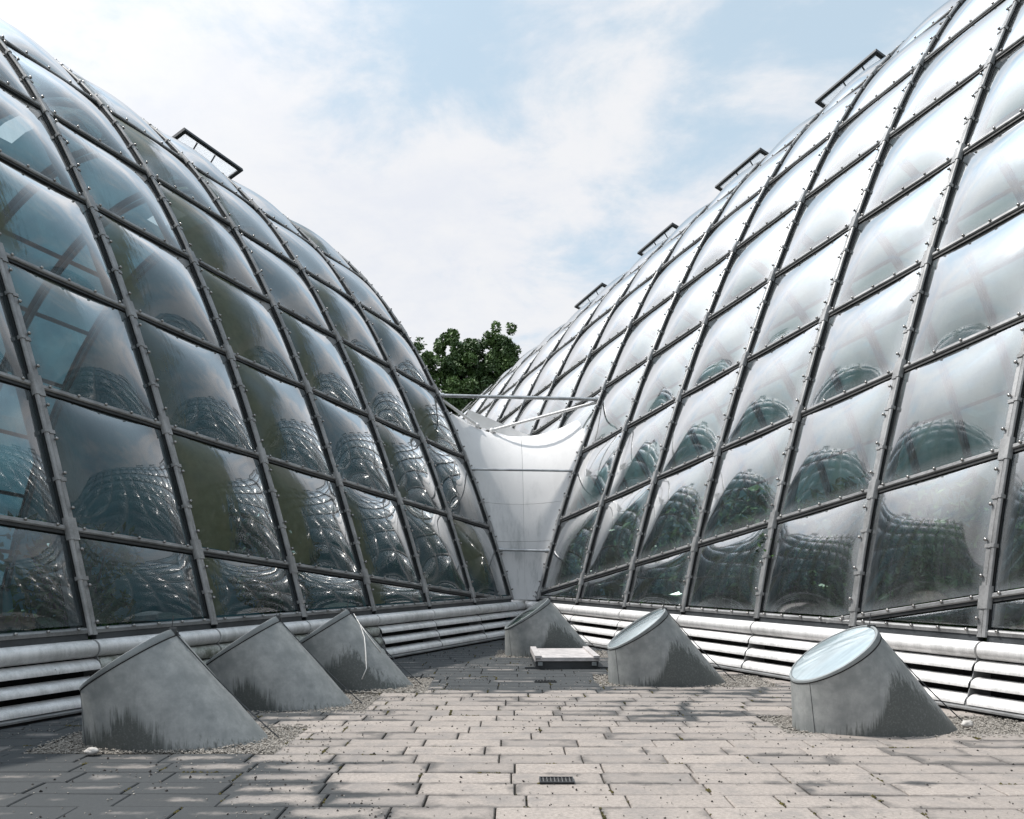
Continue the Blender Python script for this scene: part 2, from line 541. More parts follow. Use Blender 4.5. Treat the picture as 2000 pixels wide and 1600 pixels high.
class MB:
    """collects geometry with several materials and links it as one mesh object"""
    def __init__(self):
        self.v, self.f, self.mi, self.n = [], [], [], 0

    def add(self, verts, faces, mi=0):
        verts = np.asarray(verts, float).reshape(-1, 3)
        b = self.n
        self.v.append(verts)
        self.f += [tuple(i + b for i in f) for f in faces]
        self.mi += [mi] * len(faces)
        self.n += len(verts)

    def box(self, c, s, mi=0, R=None):
        c = np.array(c, float)
        q = np.array([(x, y, z) for x in (-.5, .5) for y in (-.5, .5) for z in (-.5, .5)]) * np.array(s)
        if R is not None:
            q = q @ np.array(R).T
        self.add(q + c, [(0, 1, 3, 2), (4, 6, 7, 5), (0, 4, 5, 1), (2, 3, 7, 6), (0, 2, 6, 4), (1, 5, 7, 3)], mi)

    def tube(self, pts, r, n=8, mi=0, cap=True):
        pts = [Vector(p) for p in pts]
        rr = r if isinstance(r, (list, tuple)) else [r] * len(pts)
        vs, fs = [], []
        for i, p in enumerate(pts):
            a = pts[max(i - 1, 0)]; b = pts[min(i + 1, len(pts) - 1)]
            d = (b - a).normalized()
            up = Vector((0, 0, 1)) if abs(d.z) < .95 else Vector((1, 0, 0))
            e = d.cross(up).normalized(); g = d.cross(e)
            for k in range(n):
                an = 2 * math.pi * k / n
                vs.append(p + (e * math.cos(an) + g * math.sin(an)) * rr[i])
        for i in range(len(pts) - 1):
            for k in range(n):
                fs.append((i * n + k, i * n + (k + 1) % n, (i + 1) * n + (k + 1) % n, (i + 1) * n + k))
        if cap:
            fs.append(tuple(range(n))[::-1]); fs.append(tuple(range((len(pts) - 1) * n, len(pts) * n)))
        self.add([tuple(v) for v in vs], fs, mi)

    def sweep(self, P, B, Nn, sec, mi=0, closed=True, cap=True):
        """P points, B side vectors, Nn outward vectors; sec list of (b, n)"""
        P, B, Nn = np.asarray(P), np.asarray(B), np.asarray(Nn)
        m = len(sec)
        vs = np.concatenate([P[:, None] + B[:, None] * np.array([s[0] for s in sec])[None, :, None] + Nn[:, None] * np.array([s[1] for s in sec])[None, :, None]])
        fs = []
        for i in range(len(P) - 1):
            for k in range(m if closed else m - 1):
                fs.append((i * m + k, i * m + (k + 1) % m, (i + 1) * m + (k + 1) % m, (i + 1) * m + k))
        if cap and closed:
            fs.append(tuple(range(m))[::-1]); fs.append(tuple(range((len(P) - 1) * m, len(P) * m)))
        self.add(vs.reshape(-1, 3), fs, mi)

    def mesh(self, name, mats, smooth=False):
        me = bpy.data.meshes.new(name)
        v = np.concatenate(self.v) if self.v else np.zeros((0, 3))
        me.from_pydata(v.tolist(), [], self.f)
        for m in (mats if isinstance(mats, (list, tuple)) else [mats]):
            me.materials.append(m)
        me.polygons.foreach_set('material_index', self.mi)
        if smooth:
            me.polygons.foreach_set('use_smooth', [True] * len(me.polygons))
        me.update()
        return me

    def build(self, name, mats, parent=None, smooth=False, fixn=True, angle=None):
        me = self.mesh(name, mats, smooth)
        if fixn:
            bm = bmesh.new(); bm.from_mesh(me)
            bmesh.ops.recalc_face_normals(bm, faces=bm.faces[:])
            bm.to_mesh(me); bm.free()
        if angle:
            me.polygons.foreach_set('use_smooth', [True] * len(me.polygons))
            me.set_sharp_from_angle(angle=math.radians(angle))
        return link(bpy.data.objects.new(name, me), parent)


# ------------------------------------------------------------------ vault surfaces
U = 1.345            # metres per unit of the vault grid
F = 1600.0
ZB = 0.728           # level of the glazing's lower edge
PAR = {
    1: [864.581405, 207.011947, 4.680864, 0.386089, 1.138111, 3.502295, -0.243516, 0.298326, 0.216726, 0.01513, 0.232],
    -1: [-862.703933, 337.390746, 4.142435, 0.478285, 1.114445, 4.117941, -0.850228, 0.264563, 0.379954, -0.429498, 0.370119]}


class Vault:
    def __init__(self, sg):
        p = PAR[sg]
        self.sg = sg
        self.S = np.array([p[0] / F, 1.0, -p[1] / F]) * U          # one bay along the axis (x, y, z)
        g = np.linspace(-16, 8, 4801)
        s = 4 - g
        c = p[7:11]
        ang = c[0] + c[1] * (s / 5) + c[2] * (s / 5) ** 2 + c[3] * (s / 5) ** 3
        ds = s[0] - s[1]
        W = np.cumsum(p[4] * np.sin(ang)) * ds
        H = np.cumsum(p[4] * np.cos(ang)) * ds
        i0 = np.argmin(abs(g - 4))
        W -= W[i0]; H -= H[i0]
        w = p[5] - W
        z = -(p[6] + H)                     # up, relative to camera, in units
        ia = int(np.argmin(abs(ang - math.pi / 2) + 100 * (g > 2)))
        self.ta = g[ia]
        # beyond the apex the arch mirrors
        gm = g >= self.ta
        self.g, self.w, self.z = g[gm], w[gm], z[gm]
        self.wa = w[ia]
        self.e = np.array([-sg * math.cos(p[3]), math.sin(p[3]), 0.0])   # away from the terrace
        self.o = np.array([0.0, p[2], 0.0])
        self.out = -self.e                                              # towards the terrace
        # level curve
        self.kb = np.linspace(-6, 24, 601)
        tt = np.linspace(1, 8, 3000)
        zz = CAMH + U * np.interp(tt, self.g, self.z)
        self.tb = np.array([np.interp(-(ZB - k * self.S[2]), -zz, tt) for k in self.kb])

    def prof(self, t):
        t = np.asarray(t, float)
        far = t < self.ta
        tm = np.where(far, 2 * self.ta - t, t)
        w = np.interp(tm, self.g, self.w)
        w = np.where(far, 2 * self.wa - w, w)
        return w, np.interp(tm, self.g, self.z)

    def pos(self, t, k):
        w, z = self.prof(t)
        k = np.asarray(k, float)
        P = (w[..., None] * self.e + self.o) * U
        P = P + np.stack([0 * w, 0 * w, CAMH + U * z], -1)
        return P + k[..., None] * self.S

    def frame(self, t, k):
        """tangent up the arch, outward normal"""
        a = self.pos(np.asarray(t) - .02, k); b = self.pos(np.asarray(t) + .02, k)
        T = a - b
        T /= np.linalg.norm(T, axis=-1, keepdims=True)
        n = np.cross(T, self.S)
        n /= np.linalg.norm(n, axis=-1, keepdims=True)
        s = np.sign((n * (self.out + np.array([0, 0, .01]))).sum(-1, keepdims=True))
        far = (np.asarray(t) < self.ta)[..., None]
        s = np.where(far, np.sign((n * (-self.out + np.array([0, 0, .01]))).sum(-1, keepdims=True)), s)
        return T, n * s

    def tbase(self, k):
        return np.interp(k, self.kb, self.tb)

    def kcross(self, t):
        """k at which the level curve reaches row t (tbase falls with k)"""
        return np.interp(-t, -self.tb, self.kb)

    def base(self, k):
        k = np.asarray(k, float)
        return self.pos(self.tbase(k), k)


VL, VR = Vault(1), Vault(-1)


def ball(c, r, nx=7, ny=4):
    vs = [(0, 0, r)]
    for j in range(1, ny):
        a = math.pi * j / ny
        for i in range(nx):
            b = 2 * math.pi * i / nx
            vs.append((r * math.sin(a) * math.cos(b), r * math.sin(a) * math.sin(b), r * math.cos(a)))
    vs.append((0, 0, -r))
    fs = [(0, 1 + i, 1 + (i + 1) % nx) for i in range(nx)]
    for j in range(ny - 2):
        for i in range(nx):
            a = 1 + j * nx
            fs.append((a + i, a + nx + i, a + nx + (i + 1) % nx, a + (i + 1) % nx))
    e = 1 + (ny - 2) * nx
    fs += [(e + (i + 1) % nx, e + i, len(vs) - 1) for i in range(nx)]
    return np.array(vs) + np.array(c), fs


CIRC = [(math.cos(2 * math.pi * i / 8), math.sin(2 * math.pi * i / 8)) for i in range(8)]


def build_vault(V, name, label, k0, k1, glass, bulge, screen):
    root = empty(name, label, 'glasshouse', tuple(V.base(3.0) * np.array([1, 1, 0])))
    bpy.context.view_layer.update()
    rm = np.array(root.location)
    Su = V.S / np.linalg.norm(V.S)

    def fin(mb, nm, mats, **kw):
        for a in mb.v:
            a -= rm
        return mb.build(nm, mats, root, **kw)
    tfar = 2 * V.ta
    bolts = MB()

    def bolt(P, n, r=0.017, h=0.045):
        bolts.tube([P + n * .012, P + n * h], 0.009, 5, 0, False)
        vs, fs = ball(P + n * h, r)
        bolts.add(vs, fs)
    # ribs
    for k in range(k0, k1 + 1):
        tb = float(V.tbase(k))
        t = np.linspace(tb + .02, tfar - tb, 110)
        kk = np.full_like(t, k)
        P = V.pos(t, kk)
        T, n = V.frame(t, kk)
        B = np.cross(n, T); B *= np.sign((B * Su).sum(-1, keepdims=True)); B /= np.linalg.norm(B, axis=-1, keepdims=True)
        mb = MB()
        mb.sweep(P, B, n, [(-.056, -.05), (.060, -.05), (.060, .012), (-.056, .012)], 1)
        mb.sweep(P, B, n, [(.004, .013), (.056, .013), (.056, .026), (.050, .032), (.010, .032), (.004, .026)], 0)
        mb.sweep(P, B, n, [(-.030 + .024 * c, .040 + .024 * s) for c, s in CIRC], 0)
        # inner arch tube carrying the skin
        mb.sweep(P, B, n, [(.05 * c, -.20 + .05 * s) for c, s in CIRC], 0)
        # clamps at the row joints and saddle bands between
        for i in range(math.ceil(V.ta), int(tb) + 1):
            for q, ln in ((i, .09), (i + .06, .03), (i - .06, .03), (i + .33, .025), (i + .66, .025)):
                if q > tb - .05:
                    continue
                tt = np.array([q - ln / 2, q + ln / 2]); kq = np.array([k, k], float)
                Pq = V.pos(tt, kq); Tq, nq = V.frame(tt, kq)
                Bq = np.cross(nq, Tq); Bq *= np.sign((Bq * Su).sum(-1, keepdims=True)); Bq /= np.linalg.norm(Bq, axis=-1, keepdims=True)
                mb.sweep(Pq, Bq, nq, [(-.060, .010), (.068, .010), (.068, .040), (.0, .046), (-.012, .070), (-.048, .070), (-.060, .05)], 0)
        fin(mb, 'rib', [M['rib'], M['gasket']], angle=40)
        if k < k1 + 1:
            for i in range(math.ceil(V.ta), int(tb) + 1):
                for q in (.14, .38, .62, .86):
                    tq = i + q
                    if tq > tb - .03:
                        continue
                    Pq = V.pos(np.array([tq]), np.array([float(k)]))[0]; Tq, nq = V.frame(np.array([tq]), np.array([float(k)]))
                    bq = np.cross(nq[0], Tq[0]); bq *= np.sign(bq @ Su)
                    bolt(Pq + bq * .055, nq[0], .019, .054)

    # purlin bars, panes
    farp, farg = MB(), MB()
    r0 = math.ceil(V.ta)
    for i in range(r0 - 12, 8):
        far = i < r0 - 1
        for k in range(k0, k1):
            ke = min(k + 1.0, float(V.kcross(float(i))))
            if i > 0 and ke <= k + .06:
                continue
            if far and V.pos(np.array([float(i)]), np.array([k + .5]))[0][2] < ZB - 1.2:
                continue
            if i <= 0:
                ke = k + 1.0
            # bar on line t = i
            kk = np.linspace(k + .035, ke - (.035 if ke == k + 1 else 0), 4)
            tt = np.full_like(kk, i)
            P = V.pos(tt, kk); T, n = V.frame(tt, kk)
            mb = farp if far else MB()
            mb.sweep(P, T, n, [(-.052, -.04), (.038, -.04), (.038, .012), (-.052, .012)], 1)
            if not far:
                mb.sweep(P, T, n, [(-.018, .013), (.034, .013), (.034, .026), (.024, .036), (-.006, .036), (-.018, .024)], 0)
                fin(mb, 'glazing_bar', [M['rib'], M['gasket']], angle=40)
                nb = 5 if ke > k + .7 else max(1, int(5 * (ke - k)))
                for j in range(nb):
                    kq = k + .09 + (ke - k - .18) * (j / max(1, nb - 1))
                    Pq = V.pos(np.array([float(i)]), np.array([kq]))[0]; Tq, nq = V.frame(np.array([float(i)]), np.array([kq]))
                    bolt(Pq + Tq[0] * .022, nq[0])
            # pane between rows i and i + 1
            m = 4 if far else 16
            ins = 0.0 if far else .042
            tin = 0.0 if far else 1.0
            uu = np.linspace(0, 1, m + 1)
            ktop = ke - ins if ke == k + 1 else ke - .05
            ks = k + ins + (ktop - k - ins) * uu
            tlo = np.minimum(i + 1.0 - .036, V.tbase(ks) - .05) if i > 0 else np.full_like(ks, i + 1 - .036 * tin)
            t_hi = i + .046 * tin
            hgt = np.maximum(tlo - t_hi, 0.004)
            if hgt.max() < .07:
                continue
            Ug, Vg = np.meshgrid(uu, uu, indexing='ij')
            Kg = np.repeat(ks[:, None], m + 1, 1)
            Tg = t_hi + hgt[:, None] * (1 - Vg)
            P = V.pos(Tg, Kg); T, n = V.frame(Tg, Kg)
            wid = (ktop - k - ins)
            fu = (1 - (2 * Ug - 1) ** 2); fv = (1 - (2 * Vg - 1) ** 2)
            amp = bulge * np.minimum(1, hgt)[:, None] * min(1.0, wid / .9) * random.uniform(.88, 1.12)
            skew = random.uniform(-.12, .12); skv = random.uniform(-.10, .10)
            bul = amp * (fu ** .92) * (fv ** .92) * (1 + skew * (2 * Ug - 1) + skv * (2 * Vg - 1))
            P = P + n * bul[..., None]
            q = P.reshape(-1, 3)
            idx = np.arange((m + 1) ** 2).reshape(m + 1, m + 1)
            fs = [(idx[a, b], idx[a + 1, b], idx[a + 1, b + 1], idx[a, b + 1]) for a in range(m) for b in range(m)]
            nrm = np.cross(q[idx[1, 0]] - q[idx[0, 0]], q[idx[0, 1]] - q[idx[0, 0]])
            if nrm @ n[0, 0] < 0:
                fs = [f[::-1] for f in fs]
            if far:
                if screen:
                    # dark shade screens, some with a narrow opening
                    op = random.random() < .30 and k >= 0 and V.pos(np.array([i + .5]), np.array([k + .5]))[0][2] > 4.5
                    a0, a1 = (1, 2) if random.random() < .5 else (2, 3)
                    fs = [f for a in range(m) for b in range(m) for f in [fs[a * m + b]] if not (op and a0 <= a < a1 and b in (1, 2))]
                farg.add(q, [tuple(int(x) for x in f) for f in fs])
            else:
                pm = MB(); pm.add(q - rm, [tuple(int(x) for x in f) for f in fs])
                me = pm.mesh('pane', glass, True)
                uvl = me.uv_layers.new(name='UVMap')
                fl = np.array([x for f in fs for x in f])
                uvs = np.stack([Ug.ravel()[fl], Vg.ravel()[fl]], -1)
                uvl.data.foreach_set('uv', uvs.ravel())
                link(bpy.data.objects.new('pane', me), root)
    # sill bar along the lower edge, one piece per bay
    for k in range(k0, k1):
        kk = np.linspace(k + .03, k + .97, 5)
        P = V.base(kk); tt = V.tbase(kk)
        T, n = V.frame(tt, kk)
        B = P[-1] - P[0]; B /= np.linalg.norm(B)
        up = np.array([0, 0, 1.0]); o = np.cross(B, up); o *= np.sign(o @ V.out)
        Bo = np.repeat(up[None], 5, 0); No = np.repeat(o[None], 5, 0)
        mb = MB()
        mb.sweep(P, Bo, No, [(-.005, -.04), (.050, -.04), (.046, .022), (.030, .034), (-.005, .030)], 0)
        mb.sweep(P, Bo, No, [(-.085, -.06), (-.007, -.06), (-.007, .018), (-.085, .030)], 1)
        fin(mb, 'sill_bar', [M['rib'], M['dark']], angle=40)
        for j in range(5):
            kq = k + .10 + .80 * j / 4
            bolt(V.base(np.array([kq]))[0] + up * .042, o)
    b = fin(bolts, 'bolts', M['bolt'], smooth=True, fixn=False); b['kind'] = 'stuff'
    if farp.n:
        b = fin(farp, 'far_side_bars', [M['rib'], M['gasket']], fixn=False); b['kind'] = 'stuff'
    if farg.n:
        b = fin(farg, 'far_side_sheeting', M['screen'] if screen else M['backingR'], fixn=False); b['kind'] = 'stuff'
    # gable ends
    for kk, nm in ((k0, 'gable'), (k1, 'gable')):
        tb = float(V.tbase(kk))
        t = np.linspace(tb, tfar - tb, 60)
        P = V.pos(t, np.full_like(t, kk)) - Su * .02
        base = P.copy(); base[:, 2] = min(P[0, 2], P[-1, 2]) - .8
        gm = MB()
        gm.add(np.concatenate([P, base]) - rm, [(i, i + 1, 61 + i, 60 + i) for i in range(59)])
        gm.build('gable', M['screen'], root)
    # inner floor and the low wall it stands on
    fm = MB()
    kk = np.linspace(k0, k1, 24)
    A = V.base(kk); tfb = tfar - V.tbase(kk); Bf = V.pos(tfb, kk)
    A = A + V.e * .12
    A2, B2 = A.copy(), Bf.copy(); A2[:, 2] = 0.02; B2[:, 2] = 0.02
    fm.add(np.concatenate([A2, B2]) - rm, [(i, i + 1, 25 + i, 24 + i) for i in range(23)], 0)
    A3 = A.copy(); A3[:, 2] = ZB - .10; B3 = Bf.copy(); B3[:, 2] = np.maximum(ZB + .1, Bf[:, 2] + .05)
    fm.add(np.concatenate([A2, A3]) - rm, [(i, i + 1, 25 + i, 24 + i) for i in range(23)], 1)
    fm.add(np.concatenate([B2, B3]) - rm, [(i, i + 1, 25 + i, 24 + i) for i in range(23)], 1)
    fm.build('inner_floor', [M['soil'], M['wallin']], root)
    return root, rm


gl_L, rmL = build_vault(VL, 'glasshouse', 'left glasshouse vault with dark algae-streaked bulging panes and one open vent on its ridge', -3, 6, M['glassL'], .135, True)
gl_R, rmR = build_vault(VR, 'glasshouse', 'right glasshouse vault with bright sky-reflecting bulging panes and a row of open vents', -3, 17, M['glassR'], .135, False)


# ------------------------------------------------------------------ open roof vents (parts of the vaults)
def project(P):
    x, y, z = P[0], P[1], P[2] - CAMH
    return 1000 + F * x / y, 1102 - F * z / y


def roof_vent(V, root, rm, t, xpix, length, reach, a):
    ks = np.linspace(-2, 18, 4001)
    Q = V.pos(np.full_like(ks, t), ks)
    xs = 1000 + F * Q[:, 0] / Q[:, 1]
    k = ks[np.argmin(abs(xs - xpix) + 1e4 * (Q[:, 1] < 1))]
    T, n = V.frame(np.array([t]), np.array([k])); T, n = T[0], n[0]
    P = V.pos(np.array([t]), np.array([k]))[0] + n * .05
    Su = V.S / np.linalg.norm(V.S)
    d = n * math.sin(a) - T * math.cos(a)            # opens outwards, hinge on the upper side
    d /= np.linalg.norm(d)
    nn = np.cross(Su, d); nn /= np.linalg.norm(nn)
    if nn[2] < 0: nn = -nn
    R = np.stack([Su, d, nn], 1)
    fr = MB(); w = .07; th = .06
    fr.box(P + d * reach - d * w / 2, (length, w, th), 0, R)
    fr.box(P + d * w / 2, (length, w, th), 0, R)
    for s in (-1, 1):
        fr.box(P + d * reach / 2 + Su * s * (length - w) / 2, (w, reach - 2 * w, th), 0, R)
    for q in fr.v: q -= rm
    f = fr.build('roof_vent', M['dark'], root)
    g = MB(); g.box(P + d * reach / 2 - nn * .004, (length - 2 * w - .004, reach - 2 * w - .004, .012), 0, R)
    for q in g.v: q -= rm
    g.build('vent_pane', M['whitewash'], f)
    for s in (-.25, .05):
        st = MB()
        st.tube([P + d * reach * .85 + Su * s * length - nn * .03, P + d * reach * .25 + Su * (s - .03) * length - nn * .30], .014, 6)
        for q in st.v: q -= rm
        st.build('vent_stay', M['dark'], f)


roof_vent(VL, gl_L, rmL, -2.75, 378, 1.45, .52, .8)
for xp in (1668, 1455, 1292, 1160):
    roof_vent(VR, gl_R, rmR, -3.35, xp + 10, 1.45, .38, 0.85)


# ------------------------------------------------------------------ louvred plinths
def arc(o0, z0, o1, z1, n=6, out=True):
    """quarter-round from the inner top to the outer lip"""
    r = []
    for i in range(n + 1):
        a = math.pi / 2 * i / n
        r.append((o0 + (o1 - o0) * math.sin(a), z1 + (z0 - z1) * math.cos(a)))
    return r


def build_plinth(V, name, label, k0, k1, closed):
    root = empty(name, label, 'plinth', tuple(V.base(3.0) * np.array([1, 1, 0])))
    rm = np.array(root.location)

    def path(ka, kb, n=4):
        kk = np.linspace(ka, kb, n)
        P = V.base(kk); P[:, 2] = 0
        d = P[-1] - P[0]; d /= np.linalg.norm(d)
        o = np.array([d[1], -d[0], 0]); o *= np.sign(o @ V.out)
        return P, d, np.repeat(o[None], n, 0), np.repeat(np.array([[0, 0, 1.0]]), n, 0)

    def strip(nm, ka, kb, sec, mat, parent=root, gap=.012):
        P, d, O, Z = path(ka, kb)
        P = P.copy(); P[0] += d * gap; P[-1] -= d * gap
        mb = MB(); mb.sweep(P - rm, O, Z, sec)
        return mb.build(nm, mat, parent, angle=35)
    for k in range(k0, k1):
        ka, kb = k, k + 1
        # coping: half-round roll under the glazing
        sec = [(-.05, .655)] + [(.030 + .105 * math.cos(a), .575 + .085 * math.sin(a)) for a in np.linspace(1.75, -1.45, 12)] + [(-.05, .49)]
        strip('coping', ka, kb, sec, M['plinth'])
        if k in closed:
            for j in range(3):
                zt = .486 - j * .155; oo = .10 + .05 * j
                sec = [(oo - .16, zt - .002)] + [(oo - .03 + .075 * math.cos(a), zt - .075 + .072 * math.sin(a)) for a in np.linspace(1.5, -1.4, 9)] + [(oo - .16, zt - .150)]
                strip('bullnose_plate', ka, kb, sec, M['plate'])
        else:
            for j in range(3):
                zl = .385 - j * .158; ol = .170 + .055 * j
                top = arc(ol - .125, zl + .095, ol, zl + .012)
                sec = top + [(ol, zl), (ol - .006, zl)] + [(o - .006, z - .008) for o, z in top[::-1]]
                strip('louvre_blade', ka, kb, sec, M['plinth'])
        # divider fin at the bay joint
        P, d, O, Z = path(ka, kb, 2)
        fm = MB()
        prof = [(-.12, .50), (.10, .50), (.290, .02), (-.12, .02)]
        a = [P[0] + O[0] * o + Z[0] * z - rm for o, z in prof]
        c = [q + d * .008 for q in a]
        fm.add(np.array(a + c), [(0, 1, 2, 3), (4, 7, 6, 5), (0, 4, 5, 1), (1, 5, 6, 2), (2, 6, 7, 3), (3, 7, 4, 0)])
        fm.build('divider_fin', M['rib'], root)
        strip('base_rail', ka, kb, [(.255, .030), (.315, .030), (.315, .048), (.255, .062)], M['rib'], gap=.0)
    strip('back_panel', k0, k1, [(-.13, .0), (-.10, .0), (-.10, .62), (-.13, .62)], M['black'])  # near-black, so the shade behind the louvres is in its colour
    strip('base_gap_shade', k0, k1, [(-.10, .0), (.285, .0), (.285, .022), (-.10, .022)], M['black'])  # near-black strip standing in for the shaded gap under the rail
    return root


build_plinth(VL, 'louvred_plinth', 'long low grey louvre wall under the left glasshouse, partly closed with rounded plates', -2, 7, (0, 1, 2))
build_plinth(VR, 'louvred_plinth', 'long low white sunlit louvre wall under the right glasshouse', -2, 7, ())

# short end wall where both plinths meet
pl, pr = VL.base(7.0), VR.base(7.0)
ew = empty('plinth_end_wall', 'short grey end wall with rounded coping between the two louvre walls at the far corner', 'wall', (float((pl[0] + pr[0]) / 2), float((pl[1] + pr[1]) / 2), 0))
A, Bq = VL.base(6.35) + VL.out * .02, VR.base(6.35) + VR.out * .02
A[2] = Bq[2] = 0
d_ = (Bq - A); L_ = np.linalg.norm(d_); d_ /= L_
O_ = np.array([d_[1], -d_[0], 0]); O_ *= np.sign(-O_[1]) if O_[1] else 1
m_ = MB()
sec_ = [(-.05, .655)] + [(.030 + .105 * math.cos(a), .575 + .085 * math.sin(a)) for a in np.linspace(1.75, -1.45, 12)] + [(-.05, .49)]
m_.sweep(np.array([A, Bq]) - np.array(ew.location), np.repeat(O_[None], 2, 0), np.repeat(np.array([[0, 0, 1.]]), 2, 0), sec_)
m_.build('coping', M['plinth'], ew, angle=35)
m_ = MB()
m_.sweep(np.array([A, Bq]) - np.array(ew.location), np.repeat(O_[None], 2, 0), np.repeat(np.array([[0, 0, 1.]]), 2, 0), [(-.06, 0), (.05, 0), (.03, .488), (-.06, .488)])
m_.build('wall', M['plinth'], ew)


# ------------------------------------------------------------------ valley sheet between the vaults
def rib_at_y(V, k, ypix):
    t = np.linspace(-3, 5, 3000)
    P = V.pos(t, np.full_like(t, k))
    y = 1102 - F * (P[:, 2] - CAMH) / P[:, 1]
    i = int(np.argmin(abs(y - ypix)))
    return t[i], P[i]


def build_valley():
    root = empty('valley_roof', 'white sheet-metal valley roof sagging between the two glasshouses', 'valley roof', (0.4, 15.6, 0))
    rm = np.array(root.location)
    nu, nv = 16, 40
    tl0, tr0 = float(VL.tbase(6.0)) + .02, float(VR.tbase(6.0)) + .02
    tl1, _ = rib_at_y(VL, 6.0, 800)
    tr1, _ = rib_at_y(VR, 6.0, 793)

    def surf(u, v):
        """v 0 at the sill .. 1 at the crest, beyond 1 it runs back between the vaults"""
        vv = np.minimum(v, 1.0)
        bk = np.maximum(v - 1.0, 0.0)
        Lp = VL.pos(tl0 + (tl1 - tl0) * vv, 6.0 + .03 + bk * 1.2)
        Rp = VR.pos(tr0 + (tr1 - tr0) * vv, 6.0 + .03 + bk * 1.2)
        s = 4 * u * (1 - u)
        P = Lp * (1 - u)[..., None] + Rp * u[..., None]
        sag = .42 * vv ** 3
        P[..., 2] -= s * (sag + .10 * bk)
        P[..., 1] += s * (.10 + .75 * vv ** 4 + .0 * bk) + .02
        return P
    cuts_v = [0, .295, .50, 1.6]
    cuts_u = [0, .5, 1.0]
    for a in range(len(cuts_v) - 1):
        for b in range(2):
            n, m = 18, 8
            vv = np.linspace(cuts_v[a] + .0009, cuts_v[a + 1] - .0009, n + 1)
            uu = np.linspace(cuts_u[b] + .0013, cuts_u[b + 1] - .0013, m + 1)
            Ug, Vg = np.meshgrid(uu, vv, indexing='ij')
            P = surf(Ug, Vg)
            q = P.reshape(-1, 3) - rm
            idx = np.arange((m + 1) * (n + 1)).reshape(m + 1, n + 1)
            ff = [(int(idx[i, j]), int(idx[i + 1, j]), int(idx[i + 1, j + 1]), int(idx[i, j + 1])) for i in range(m) for j in range(n)]
            rimi = [int(x) for x in list(idx[:, 0]) + list(idx[-1, 1:]) + list(idx[-2::-1, -1]) + list(idx[0, -2:0:-1])]
            N0 = len(q)
            ff2 = ff + [tuple(x + N0 for x in f[::-1]) for f in ff] + [(rimi[i], rimi[(i + 1) % len(rimi)], rimi[(i + 1) % len(rimi)] + N0, rimi[i] + N0) for i in range(len(rimi))]
            mb = MB(); mb.add(np.concatenate([q, q + np.array([0, .006, -.006])]), ff2)
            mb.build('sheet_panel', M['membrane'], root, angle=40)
    # backing behind the seams
    vv = np.linspace(0, 1.6, 24); uu = np.linspace(0, 1, 12)
    Ug, Vg = np.meshgrid(uu, vv, indexing='ij')
    P = surf(Ug, Vg) + np.array([0, .012, -.012])
    idx = np.arange(12 * 24).reshape(12, 24)
    mb = MB(); mb.add(P.reshape(-1, 3) - rm, [(int(idx[i, j]), int(idx[i + 1, j]), int(idx[i + 1, j + 1]), int(idx[i, j + 1])) for i in range(11) for j in range(23)])
    mb.build('backing_sheet', M['rim'], root)
    # cross bars
    for yl, yr, r in ((773, 780, .036), (917, 920, .024), (1074, 1076, .028)):
        _, a = rib_at_y(VL, 6.0, yl); _, b = rib_at_y(VR, 6.0, yr)
        mb = MB(); mb.tube([a - rm, b - rm], r, 10)
        for e in (a, b):
            dd = (b - a) / np.linalg.norm(b - a) * (1 if e is a else -1)
            mb.tube([e + dd * .0 - rm, e + dd * .12 - rm], r * 1.5, 8)
        mb.build('cross_bar', M['steelbar'], root, smooth=False, angle=50)
    _, a = rib_at_y(VL, 6.0, 778); _, b = rib_at_y(VR, 6.0, 784)
    crest = surf(np.array([.20]), np.array([1.0]))[0]
    crest2 = surf(np.array([.30]), np.array([1.0]))[0]
    for e, h in ((a, crest), (b, crest2)):
        mb = MB(); mb.tube([e - rm, h - rm + np.array([0, 0, .04])], .032, 10)
        vs, fs = ball(h + np.array([0, -.02, .03]) - rm, .06); mb.add(vs, fs)
        mb.build('diagonal_strut', M['white'], root, angle=50)
    # upstand plate behind the crest
    p0 = surf(np.array([.04]), np.array([1.35]))[0]; p1 = surf(np.array([.62]), np.array([1.35]))[0]
    mb = MB()
    c = np.array([p0, p1, p1 + np.array([0, 0, .14]), p0 + np.array([0, 0, .30])]) - rm
    mb.add(np.concatenate([c, c + np.array([0, .06, 0])]), [(0, 1, 2, 3), (4, 7, 6, 5), (0, 4, 5, 1), (1, 5, 6, 2), (2, 6, 7, 3), (3, 7, 4, 0)])
    mb.build('upstand_plate', M['white'], root)


build_valley()


# ------------------------------------------------------------------ ground and paving
gmb = MB()
gmb.add([(-900, -900, -.075), (900, -900, -.075), (900, 900, -.075), (-900, 900, -.075)], [(0, 1, 2, 3)])
tag(gmb.build('ground', M['grass']), kind='structure')
pav = MB(); pav.box((0.1, 5.5, -.047), (13.5, 24, .05))
pavement = tag(pav.build('pavement', M['bed']), kind='structure')

SK = [(-3.054, 6.534), (-2.689, 8.175), (-2.238, 9.467), (0.224, 12.701), (1.481, 9.771), (2.759, 7.053)]
SA, SR, SE, SBX, SPHI = 0.0783, 0.4046, 0.4098, 1.0787, 0.6085


def skylight_rect(i):
    x, y = SK[i]
    return (x - SR * .82 - .12, y - .45, x + SBX + .20, y + .60)


HOLES = [skylight_rect(i) for i in range(6)]
HOLES[5] = (HOLES[5][0], SK[5][1] - .37, HOLES[5][2] + .5, HOLES[5][3])
HOLES[4] = (HOLES[4][0], SK[4][1] - .37, HOLES[4][2] + .3, HOLES[4][3])
HOLES[0] = (HOLES[0][0] - .1, HOLES[0][1] + .02, HOLES[0][2] + .02, HOLES[0][3])
HOLES.append((0.262, 5.285, 0.40, 5.335))

